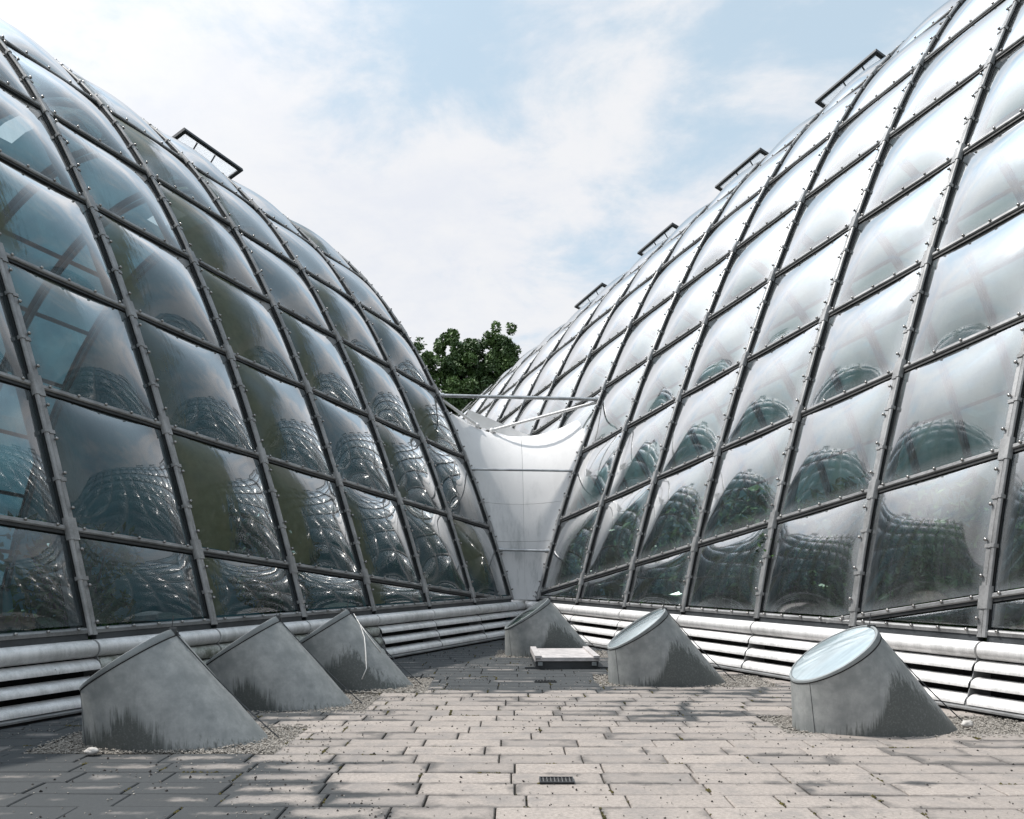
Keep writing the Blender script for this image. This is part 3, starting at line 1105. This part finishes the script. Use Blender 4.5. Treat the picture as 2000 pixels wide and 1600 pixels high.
ROWH = .2605
Y0 = 4.72
OFFS = {0: .39, 1: .022, 2: .148, 3: .024, 4: .51, 5: .40, 6: .518, 7: .162, 8: .39, -1: .509}


def wall_x(V, y, out=.30):
    kk = np.linspace(-5, 9, 400)
    P = V.base(kk) + V.out * out
    return float(np.interp(y, P[:, 1], P[:, 0]))


slabs = []
for r in range(-22, 46):
    ya, yb = Y0 + r * ROWH, Y0 + (r + 1) * ROWH
    ym = (ya + yb) / 2
    xl = max(-6.4, wall_x(VL, ym)) - .05
    xr = min(6.6, wall_x(VR, ym)) + .05
    if xr - xl < .3:
        continue
    off = OFFS.get(r, random.uniform(0, .6))
    x = off - .6 * math.ceil((off - xl) / .6)
    segs = []
    while x < xr:
        ln = .6
        if random.random() < .07 and r not in (3, 4, 5):
            ln = random.choice((.30, .366, .45))
        segs.append((max(x, xl), min(x + ln, xr)))
        x += ln
    for a, b in segs:
        parts = [(a, b, ya, yb)]
        for hx0, hy0, hx1, hy1 in HOLES:
            nxt = []
            for p in parts:
                if p[1] <= hx0 or p[0] >= hx1 or ym <= hy0 or ym >= hy1:
                    nxt.append(p); continue
                if p[0] < hx0: nxt.append((p[0], hx0, p[2], p[3]))
                if p[1] > hx1: nxt.append((hx1, p[1], p[2], p[3]))
            parts = nxt
        slabs += [p for p in parts if p[1] - p[0] > .07]


def slab_geo(p, lift, tl):
    g = .004 + random.uniform(0, .003)
    w, h = (p[1] - p[0]) / 2 - g, (p[3] - p[2]) / 2 - .0055
    bev, th = .006, .045
    vs = []
    for (dx, dy, z) in ((w, h, -th), (w, h, -bev), (w - bev, h - bev, 0)):
        for sx, sy in ((-1, -1), (1, -1), (1, 1), (-1, 1)):
            X, Y = sx * dx, sy * dy
            vs.append((X, Y, z + (lift + X * tl[0] + Y * tl[1] if z > -th else 0)))
    fs = [(8, 9, 10, 11)]
    for l in (0, 4):
        for q in range(4):
            fs.append((l + q, l + (q + 1) % 4, l + 4 + (q + 1) % 4, l + 4 + q))
    return vs, fs


def in_view(p):
    cx, cy = (p[0] + p[1]) / 2, (p[2] + p[3]) / 2
    if cy < 4.3: return False
    px_, py_ = 1000 + F * cx / cy, 1102 + F * CAMH / cy
    return -60 < px_ < 2060 and py_ < 1640


vis = [p for p in slabs if in_view(p)]
vis.sort(key=lambda p: (p[2] + p[3]) / 2)
near, rest = vis[:298], vis[298:] + [p for p in slabs if not in_view(p)]
for p in near:
    vs, fs = slab_geo(p, random.uniform(-.003, .003), (random.uniform(-.006, .006), random.uniform(-.010, .010)))
    mb = MB(); mb.add(vs, fs)
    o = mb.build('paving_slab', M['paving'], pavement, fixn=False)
    o.location = ((p[0] + p[1]) / 2, (p[2] + p[3]) / 2, 0)
mb = MB()
for p in rest:
    vs, fs = slab_geo(p, random.uniform(-.003, .003), (random.uniform(-.006, .006), random.uniform(-.010, .010)))
    mb.add(np.array(vs) + np.array(((p[0] + p[1]) / 2, (p[2] + p[3]) / 2, 0)), fs)
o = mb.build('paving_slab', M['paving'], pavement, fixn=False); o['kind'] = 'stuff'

# ------------------------------------------------------------------ gravel, grit, moss
OCT = np.array([(1, 0, 0), (-1, 0, 0), (0, 1, 0), (0, -1, 0), (0, 0, 1), (0, 0, -1)], float)
OF = [(0, 2, 4), (2, 1, 4), (1, 3, 4), (3, 0, 4), (2, 0, 5), (1, 2, 5), (3, 1, 5), (0, 3, 5)]


def pebbles(mb, xyz, smin, smax, flat=.6, mi=0):
    n = len(xyz)
    s = rng.uniform(smin, smax, n)
    j = OCT[None] * rng.uniform(.65, 1.25, (n, 6, 1)) + rng.normal(0, .16, (n, 6, 3))
    a = rng.uniform(0, 6.28, n); c, sn = np.cos(a), np.sin(a)
    x = j[:, :, 0] * c[:, None] - j[:, :, 1] * sn[:, None]; y = j[:, :, 0] * sn[:, None] + j[:, :, 1] * c[:, None]
    q = np.stack([x, y, j[:, :, 2] * flat], -1) * s[:, None, None] + np.asarray(xyz)[:, None]
    b = mb.n
    mb.v.append(q.reshape(-1, 3)); mb.n += n * 6
    mb.f += [(b + i * 6 + f[0], b + i * 6 + f[1], b + i * 6 + f[2]) for i in range(n) for f in OF]
    mb.mi += [mi] * (n * 8)


gv = MB()
for i, h in enumerate(HOLES[:6]):
    near_ = SK[i][1] < 9
    gv.add([(h[0], h[1], -.018), (h[2], h[1], -.018), (h[2], h[3], -.018), (h[0], h[3], -.018)], [(0, 1, 2, 3)], 0)
    n = 5200 if near_ else 2200
    x = rng.uniform(h[0] - .03, h[2] + .03, n); y = rng.uniform(h[1] - .03, h[3] + .03, n)
    pebbles(gv, np.stack([x, y, rng.uniform(-.014, .004, n)], -1), .006 if near_ else .009, .015 if near_ else .019)
    # spill over the neighbouring slabs
    m = 130
    x = rng.normal(0, .22, m) + rng.choice([h[0], h[2], h[2]], m); y = rng.uniform(h[1] - .35, h[3], m)
    pebbles(gv, np.stack([x, y, np.full(m, .006)], -1), .004, .010)
tag(gv.build('gravel', M['pebble'], fixn=False), 'pale gravel filling the cut-outs around the skylights', 'gravel', kind='stuff')


def spread(n):
    out = []
    while len(out) < n:
        y = 4.3 + 9.5 * rng.random() ** 1.5
        xl, xr = max(-.66 * y, wall_x(VL, y)), min(.66 * y, wall_x(VR, y))
        x = rng.uniform(xl, xr)
        if any(h[0] < x < h[2] and h[1] < y < h[3] for h in HOLES):
            continue
        if rng.random() < .25 + 1.5 * max(0, mnoise.noise(Vector((x * .9, y * .9, 3.3)))):
            out.append((x, y, .004))
    return np.array(out)


gr = MB()
pebbles(gr, spread(1500), .0035, .0085, .7)
tag(gr.build('scattered_gravel', M['pebble'], fixn=False), 'pale gravel grains scattered over the paving', 'gravel', kind='stuff')
gr = MB()
pebbles(gr, spread(900), .005, .0105, .8)
tag(gr.build('scattered_grit', M['grit'], fixn=False), 'small dark droppings and grit scattered over the paving', 'grit', kind='stuff')
ms = MB()
pts = []
for p in vis:
    if random.random() < .40:
        xx = p[0]
        lo, hi = sorted((random.uniform(p[2], p[3]), random.uniform(p[2], p[3])))
        for _ in range(int(110 * (hi - lo))):
            pts.append((xx + random.gauss(0, .007), random.uniform(lo, hi), -.004 + random.uniform(-.004, .005)))
    if random.random() < .16:
        a_ = random.uniform(p[0], p[1]); l_ = random.uniform(.05, .25)
        for _ in range(int(110 * l_)):
            pts.append((a_ + random.uniform(0, l_), p[2] + random.gauss(0, .005), -.004 + random.uniform(-.004, .004)))
pebbles(ms, np.array(pts), .005, .013, .8)
tag(ms.build('moss', M['moss'], fixn=False), 'brown-green moss growing in the paving joints', 'moss', kind='stuff')


# ------------------------------------------------------------------ skylights
def sk_body_pts(th, s):
    """surface of the body: s 0 at the foot, 1 under the rim"""
    cph, sph = math.cos(SPHI), math.sin(SPHI)
    a = SR * cph; half = (a + SBX) / 2; c = (SBX - a) / 2
    top = np.stack([-SR * np.cos(th) * cph, SR * np.sin(th), SE + SR * sph - SR * np.cos(th) * sph], -1)
    bot = np.stack([c - half * np.cos(th), SR * np.sin(th) * 1.04, 0 * th], -1)
    return bot * (1 - s)[..., None] + top * s[..., None]


ST_A = [(-.40, .10), (-.1, .16), (.12, .30), (.30, .22), (.5, .04), (.8, .02), (1.15, .0)]
ST_B = [(-.40, .02), (-.05, .05), (.18, .16), (.36, .52), (.55, .44), (.78, .26), (1.15, .05)]
ST_C = [(-.40, .0), (.0, .10), (.22, .36), (.40, .46), (.62, .26), (.8, .12), (1.15, .02)]
MSK = {'a': mat_skylight('skylight_sheet_low_stain', ST_A), 'b': mat_skylight('skylight_sheet_wedge_stain', ST_B), 'c': mat_skylight('skylight_sheet_mid_stain', ST_C)}


def skylight(i, label, stain, glass):
    x, y = SK[i]
    root = empty('skylight', label, 'skylight', (x, y, 0), SA, 'slanted metal skylights rising from the paving')
    nseg = 64
    th = np.linspace(0, 2 * math.pi, nseg, endpoint=False)
    cph, sph = math.cos(SPHI), math.sin(SPHI)
    nd = np.array([-sph, 0, cph])                       # normal of the tilted top
    lv = np.linspace(-.03, .955, 9)
    V_ = np.concatenate([sk_body_pts(th, np.full_like(th, s)) for s in lv])
    fs = []
    for a in range(8):
        for k in range(nseg):
            fs.append((a * nseg + k, a * nseg + (k + 1) % nseg, (a + 1) * nseg + (k + 1) % nseg, (a + 1) * nseg + k))
    mb = MB(); mb.add(V_, fs)
    mb.build('body', MSK[stain], root, smooth=True)
    # upper band, slightly proud, with a dark joint under it
    mb = MB()
    cen = np.array([0, 0, SE + SR * sph])
    rings = []
    for s, gr_ in ((.950, .000), (.965, .007), (1.0, .007)):
        q = sk_body_pts(th, np.full_like(th, s)); cc = q.mean(0)
        dirv = q - cc; dirv /= np.linalg.norm(dirv, axis=1, keepdims=True)
        rings.append(q + dirv * gr_)
    top = rings[-1]
    for r_, up in ((.996, .003), (.972, .003), (.957, -.010)):
        rings.append(cen + (sk_body_pts(th, np.ones_like(th)) - cen) * r_ + nd * up)
    mb.add(np.concatenate(rings), [(a * nseg + k, a * nseg + (k + 1) % nseg, (a + 1) * nseg + (k + 1) % nseg, (a + 1) * nseg + k) for a in range(len(rings) - 1) for k in range(nseg)])
    mb.build('rim', M['rim'], root, angle=35)
    mb = MB()
    q = sk_body_pts(th, np.full_like(th, .945)); q = np.concatenate([q, q[:1]])
    mb.tube([tuple(a) for a in q], .0055, 5, 0, False)
    mb.build('rim_joint', M['black'], root)
    # glass lens, slightly domed
    mb = MB()
    disc = sk_body_pts(th, np.ones_like(th)) - cen
    rr = [.957, .75, .5, .25]
    vs = np.concatenate([cen + disc * q + nd * (-.006 + .020 * (1 - q * q)) for q in rr] + [[cen + nd * .014]])
    fs = [(a * nseg + k, a * nseg + (k + 1) % nseg, (a + 1) * nseg + (k + 1) % nseg, (a + 1) * nseg + k) for a in range(3) for k in range(nseg)]
    fs += [(3 * nseg + k, 3 * nseg + (k + 1) % nseg, 4 * nseg) for k in range(nseg)]
    mb.add(vs, fs)
    mb.build('glass', M[glass], root, smooth=True)
    # sheet-metal seam down the upright side
    mb = MB()
    th0 = np.array([-.50])
    mb.tube([tuple(sk_body_pts(th0, np.array([s]))[0]) for s in (0, .5, .95)], .0028, 5)
    mb.build('seam', M['dark'], root)
    # latch at the top edge, its pin and the stay cable down the slope
    apex = cen + np.array([SR * cph, 0, SR * sph])
    mb = MB(); mb.box(apex + np.array([.012, -.01, -.015]), (.05, .05, .055)); mb.box(apex + np.array([.035, .0, -.045]), (.03, .025, .05))
    lt = mb.build('latch', M['dark'], root)
    mb = MB(); mb.tube([apex + np.array([.0, 0, .01]), apex + np.array([.012, .0, .11])], .004, 5)
    mb.build('pin', M['dark'], lt)
    mb = MB()
    foot = np.array([SBX + .06, -.05, .004])
    pts_ = [apex + np.array([.04, -.015, -.05]) + (foot - apex) * q + np.array([.012, 0, -.03 * math.sin(math.pi * q) + .05 * q]) for q in np.linspace(0, 1, 9)]
    mb.tube(pts_, .0055, 5)
    mb.build('stay_cable', M['dark'], root)
    return root


skylight(0, 'nearest of the three left skylights, biggest in view, its rim seen edge-on', 'a', 'skyglassd')
skylight(1, 'middle one of the three skylights in front of the left plinth', 'a', 'skyglassd')
skylight(2, 'skylight with a loose white cord hanging down its dark-stained side', 'c', 'skyglassd')
skylight(3, 'farthest skylight with greenish glass, behind the flat metal hatch', 'b', 'skyglassd')
skylight(4, 'skylight with white shining glass just right of the flat metal hatch', 'b', 'skyglass')
skylight(5, 'nearest skylight on the right with pale blue glass and a dark stained foot', 'b', 'skyglass')

# white cord hanging from the third left skylight
xc, yc = SK[2]
Rz = np.array([[math.cos(SA), -math.sin(SA), 0], [math.sin(SA), math.cos(SA), 0], [0, 0, 1]])


def on_body(th, s, lift=.008):
    q = sk_body_pts(np.array([th]), np.array([s]))[0]
    c = sk_body_pts(np.linspace(0, 6.28, 16), np.full(16, s)).mean(0)
    d = q - c; d /= np.linalg.norm(d)
    return Rz @ (q + d * lift) + np.array([xc, yc, 0])


mb = MB()
p_top = [on_body(math.pi - .02, .93, .02), on_body(math.pi + .14, .80)]
mb.tube(p_top + [on_body(math.pi + .45, .66), on_body(math.pi + .78, .48), on_body(math.pi + 1.0, .30), on_body(math.pi + 1.22, .16)], .006, 6)
mb.tube([p_top[1], on_body(math.pi + .22, .68), on_body(math.pi + .27, .56), on_body(math.pi + .30, .45)], .006, 6)
tag(mb.build('cord', M['cord'], smooth=True), 'thin white cord hanging forked down the side of a left skylight', 'cord')


# ------------------------------------------------------------------ hatch, drains, stones
def build_hatch():
    root = empty('floor_hatch', 'low rectangular metal floor hatch with raised side flanges on the paving', 'hatch', (.72, 11.5, 0), .03)
    mb = MB(); mb.box((0, 0, .055), (.84, 1.10, .11)); mb.build('base_frame', M['dark'], root)
    mb = MB(); mb.box((0, -.02, .125), (.86, 1.16, .028)); mb.build('lid', M['hatch'], root)
    mb = MB(); mb.box((.02, 0, .150), (.70, 1.20, .018)); mb.build('lid_sheet', M['hatch'], root)
    for s in (-1, 1):
        mb = MB(); mb.box((s * .385, -.005, .168), (.075, 1.24, .034)); mb.box((s * .425, -.005, .145), (.012, 1.24, .078)); mb.build('side_flange', M['hatch'], root)
    mb = MB(); mb.box((0, -.50, .012), (1.12, .05, .024)); mb.build('foot_rail', M['dark'], root)
    for s in (-1, 1):
        mb = MB(); mb.box((s * .36, -.60, .075), (.06, .035, .045)); mb.build('clip', M['rim'], root)


build_hatch()


def drain(x, y, label, w, d, nb):
    root = empty('drain', label, 'drain', (x, y, 0), 0)
    mb = MB(); mb.box((0, 0, .002), (w, d, .008)); mb.build('sump', M['black'], root)
    mb = MB()
    for s in (-1, 1):
        mb.box((0, s * (d / 2 - .004), .009), (w, .008, .010)); mb.box((s * (w / 2 - .004), 0, .009), (.008, d - .018, .010))
    mb.build('frame', M['dark'], root)
    for i in range(nb):
        mb = MB(); mb.box((-w / 2 + (i + 1) * w / (nb + 1), 0, .008), (.006, d - .018, .008)); mb.build('bar', M['bolt'], root)


drain(.290, 5.285, 'small barred drain grate in the foreground paving', .22, .13, 8)
drain(.40, 9.75, 'dark drain slot in the paving in front of the metal hatch', .26, .10, 6)


def stone(x, y, r, label, seed):
    bm = bmesh.new(); bmesh.ops.create_icosphere(bm, subdivisions=3, radius=1)
    for v in bm.verts:
        n = mnoise.noise(v.co * 1.3 + Vector((seed, 0, 0))) * .35 + mnoise.noise(v.co * 3.1 + Vector((0, seed, 0))) * .10
        v.co *= (1 + n); v.co = Vector((v.co.x * r * 1.25, v.co.y * r * .9, v.co.z * r * .72))
    lo = min(v.co.z for v in bm.verts)
    for v in bm.verts: v.co.z -= lo
    me = bpy.data.meshes.new('stone'); bm.to_mesh(me); bm.free()
    me.materials.append(M['stone']); me.polygons.foreach_set('use_smooth', [True] * len(me.polygons))
    o = link(bpy.data.objects.new('stone', me)); o.location = (x, y, .0)
    tag(o, label, 'stone', 'loose stones on the terrace')


stone(-3.06, 5.97, .040, 'pale loose stone on the paving in front of the nearest left skylight', 2.0)
stone(3.92, 7.05, .042, 'grey loose stone at the foot of the nearest right skylight', 5.0)


# ------------------------------------------------------------------ foliage
def leaf_cloud(mb, centers, radii, n, size, seed):
    r = np.random.default_rng(seed)
    centers = np.array(centers); radii = np.array(radii)
    w = radii[:, 0] * radii[:, 1] * radii[:, 2]; pick = r.choice(len(centers), n, p=w / w.sum())
    d = r.normal(size=(n, 3)); d /= np.linalg.norm(d, axis=1, keepdims=True)
    rad = r.uniform(.35, 1.0, n) ** .5
    c = centers[pick] + d * rad[:, None] * radii[pick]
    a = r.normal(size=(n, 3)); a /= np.linalg.norm(a, axis=1, keepdims=True)
    b = np.cross(a, r.normal(size=(n, 3))); b /= np.linalg.norm(b, axis=1, keepdims=True)
    s = r.uniform(.6, 1.3, n)[:, None] * size
    nn = np.cross(a, b)
    q = np.stack([c - a * s, c + b * s * .45 + nn * s * .12, c + a * s, c - b * s * .45 + nn * s * .12], 1).reshape(-1, 3)
    base = mb.n
    mb.v.append(q); mb.n += 4 * n
    for i in range(n):
        k = base + 4 * i
        mb.f.append((k, k + 1, k + 2, k + 3))
    mb.mi += [0] * n


def build_tree(label, x, y, lobes, n, size, trunks, seed):
    root = empty('tree', label, 'tree', (x, y, 0), 0, 'trees beyond the glasshouses')
    r = random.Random(seed)
    tm = MB()
    tips = []
    for (tx, ty, h, lean) in trunks:
        pts_, rr = [], []
        for i in range(8):
            q = i / 7
            pts_.append((tx + lean * q ** 1.4 * h * .3 + r.uniform(-.05, .05), ty + r.uniform(-.05, .05), q * h)); rr.append(.15 * (1 - q * .85))
        tm.tube(pts_, rr, 7)
        for j in range(14):
            q = r.uniform(.35, .95); i = int(q * 7); p = Vector(pts_[i])
            c = Vector(r.choice(lobes)[0])
            e = p.lerp(c, r.uniform(.5, .95)); mid = p.lerp(e, .5) + Vector((0, 0, .2))
            tm.tube([p, mid, e], [.05, .03, .01], 5)
    tm.build('trunk', M['bark'], root, smooth=True)
    cm = MB()
    cs, rs = [], []
    for c, rad in lobes:
        for _ in range(26):
            d = Vector((r.gauss(0, 1), r.gauss(0, 1), r.gauss(0, 1))).normalized() * r.uniform(.3, 1.0)
            cs.append((c[0] + d.x * rad[0], c[1] + d.y * rad[1], c[2] + d.z * rad[2]))
            k = r.uniform(.17, .36); rs.append((rad[0] * k, rad[1] * k, rad[2] * k * .8))
    leaf_cloud(cm, cs, rs, n, size, seed)
    cm.build('crown', M['leaf'], root, fixn=False)


build_tree('tall green leafy tree rising in the gap between both glasshouses', -1.85, 32, [
    ((-.6, 0, 9.4), (.85, .9, 1.25)), ((-1.45, 0, 9.0), (.65, .8, .95)), ((1.35, 0, 9.75), (.80, .8, 1.2)), ((1.95, .1, 8.8), (.60, .8, .85)),
    ((.35, .3, 9.3), (1.0, .9, 1.2)), ((-.2, -.3, 8.4), (1.2, .9, 1.3)), ((1.2, -.2, 8.9), (.9, .9, 1.2)), ((.9, .2, 8.2), (.8, .9, .9)), ((-.9, 0, 7.3), (.9, .9, 1.2)), ((-.3, .2, 5.9), (1.1, 1.0, 1.2)), ((1.15, .2, 7.5), (.45, .8, .75)), ((.3, .2, 7.2), (.6, .8, .8))],
    44000, .082, [(-.5, 0, 9.5, -.1), (.1, .1, 9.8, .15), (.7, 0, 9.2, .45), (1.0, -.1, 8.6, .6)], 3)
build_tree('lower leafy tree half hidden behind the left glasshouse', -3.9, 33, [
    ((.15, 0, 9.9), (.55, .6, .65)), ((.1, 0, 8.9), (.7, .8, .9)), ((-.6, 0, 8.2), (1.0, 1.0, 1.4)), ((-1.2, 0, 6.6), (1.4, 1.2, 1.6))], 8000, .088, [(-.8, 0, 8.6, .1)], 9)


def shrub(label, P, h, w, n, leaf, seed, group):
    root = empty('shrub', label, 'shrub', P, random.uniform(0, 6), group)
    r = random.Random(seed)
    sm = MB()
    cs, rs = [], []
    for i in range(7):
        a = r.uniform(0, 6.28); q = r.uniform(.2, .9) * w
        e = (math.cos(a) * q, math.sin(a) * q, h * r.uniform(.55, .95))
        sm.tube([(0, 0, 0), (e[0] * .5, e[1] * .5, e[2] * .6), e], [.03, .02, .008], 5)
        cs.append(e); k = r.uniform(.35, .6) * w; rs.append((k, k, k * .9))
        cs.append((e[0] * .7, e[1] * .7, e[2] * .55)); rs.append((k, k, k))
    sm.build('stem', M['bark'], root, smooth=True)
    cm = MB(); leaf_cloud(cm, cs, rs, n, leaf, seed)
    cm.build('foliage', M['shrubleaf'], root, fixn=False)


def inside(V, k, off):
    p = V.base(np.array([float(k)]))[0] + V.e * off
    return (float(p[0]), float(p[1]), .02)


shrub('round small-leaved green shrub behind the lowest panes at the right', inside(VR, 0.62, .78), 1.75, .56, 4200, .050, 11, 'plants inside the right glasshouse')
shrub('tall broad-leaved plant behind the second row of panes at the right', inside(VR, .05, 1.75), 3.3, .75, 1300, .13, 12, 'plants inside the right glasshouse')
shrub('dense dark shrub behind panes between the two nearest right skylights', inside(VR, 2.3, 1.1), 1.9, .9, 3000, .06, 13, 'plants inside the right glasshouse')
shrub('loose grey-green shrub behind panes over the white shining skylight', inside(VR, 3.5, 1.1), 1.8, .9, 2600, .06, 14, 'plants inside the right glasshouse')
shrub('bushy green plant behind the lowest panes right of the hatch', inside(VR, 1.5, 1.4), 2.4, 1.0, 2600, .08, 15, 'plants inside the right glasshouse')
shrub('tall feathery plant showing dark through the upper left panes', inside(VL, -.2, 4.6), 4.6, 1.2, 2600, .16, 21, 'plants inside the left glasshouse')
shrub('dark shrub behind the lowest panes over the nearest left skylight', inside(VL, .6, 1.3), 1.7, .8, 1600, .07, 22, 'plants inside the left glasshouse')
shrub('dark leafy plant behind panes over the cord-hung left skylight', inside(VL, 3.2, 1.9), 2.2, .8, 1800, .08, 23, 'plants inside the left glasshouse')

# planting bed mass along the far side of the right house
pm = MB()
kk = np.linspace(-3, 14, 40)
cs = [tuple(VR.base(np.array([k]))[0] * np.array([1, 1, 0]) + VR.e * random.uniform(3.2, 6.5) + np.array([0, 0, random.uniform(.4, 2.6)])) for k in np.repeat(kk, 5)]
leaf_cloud(pm, cs, [(.7, .7, .7)] * len(cs), 14000, .16, 31)
tag(pm.build('planting', M['shrubleaf'], fixn=False), 'dim mass of green plants deep inside the right glasshouse', 'plants', kind='stuff')
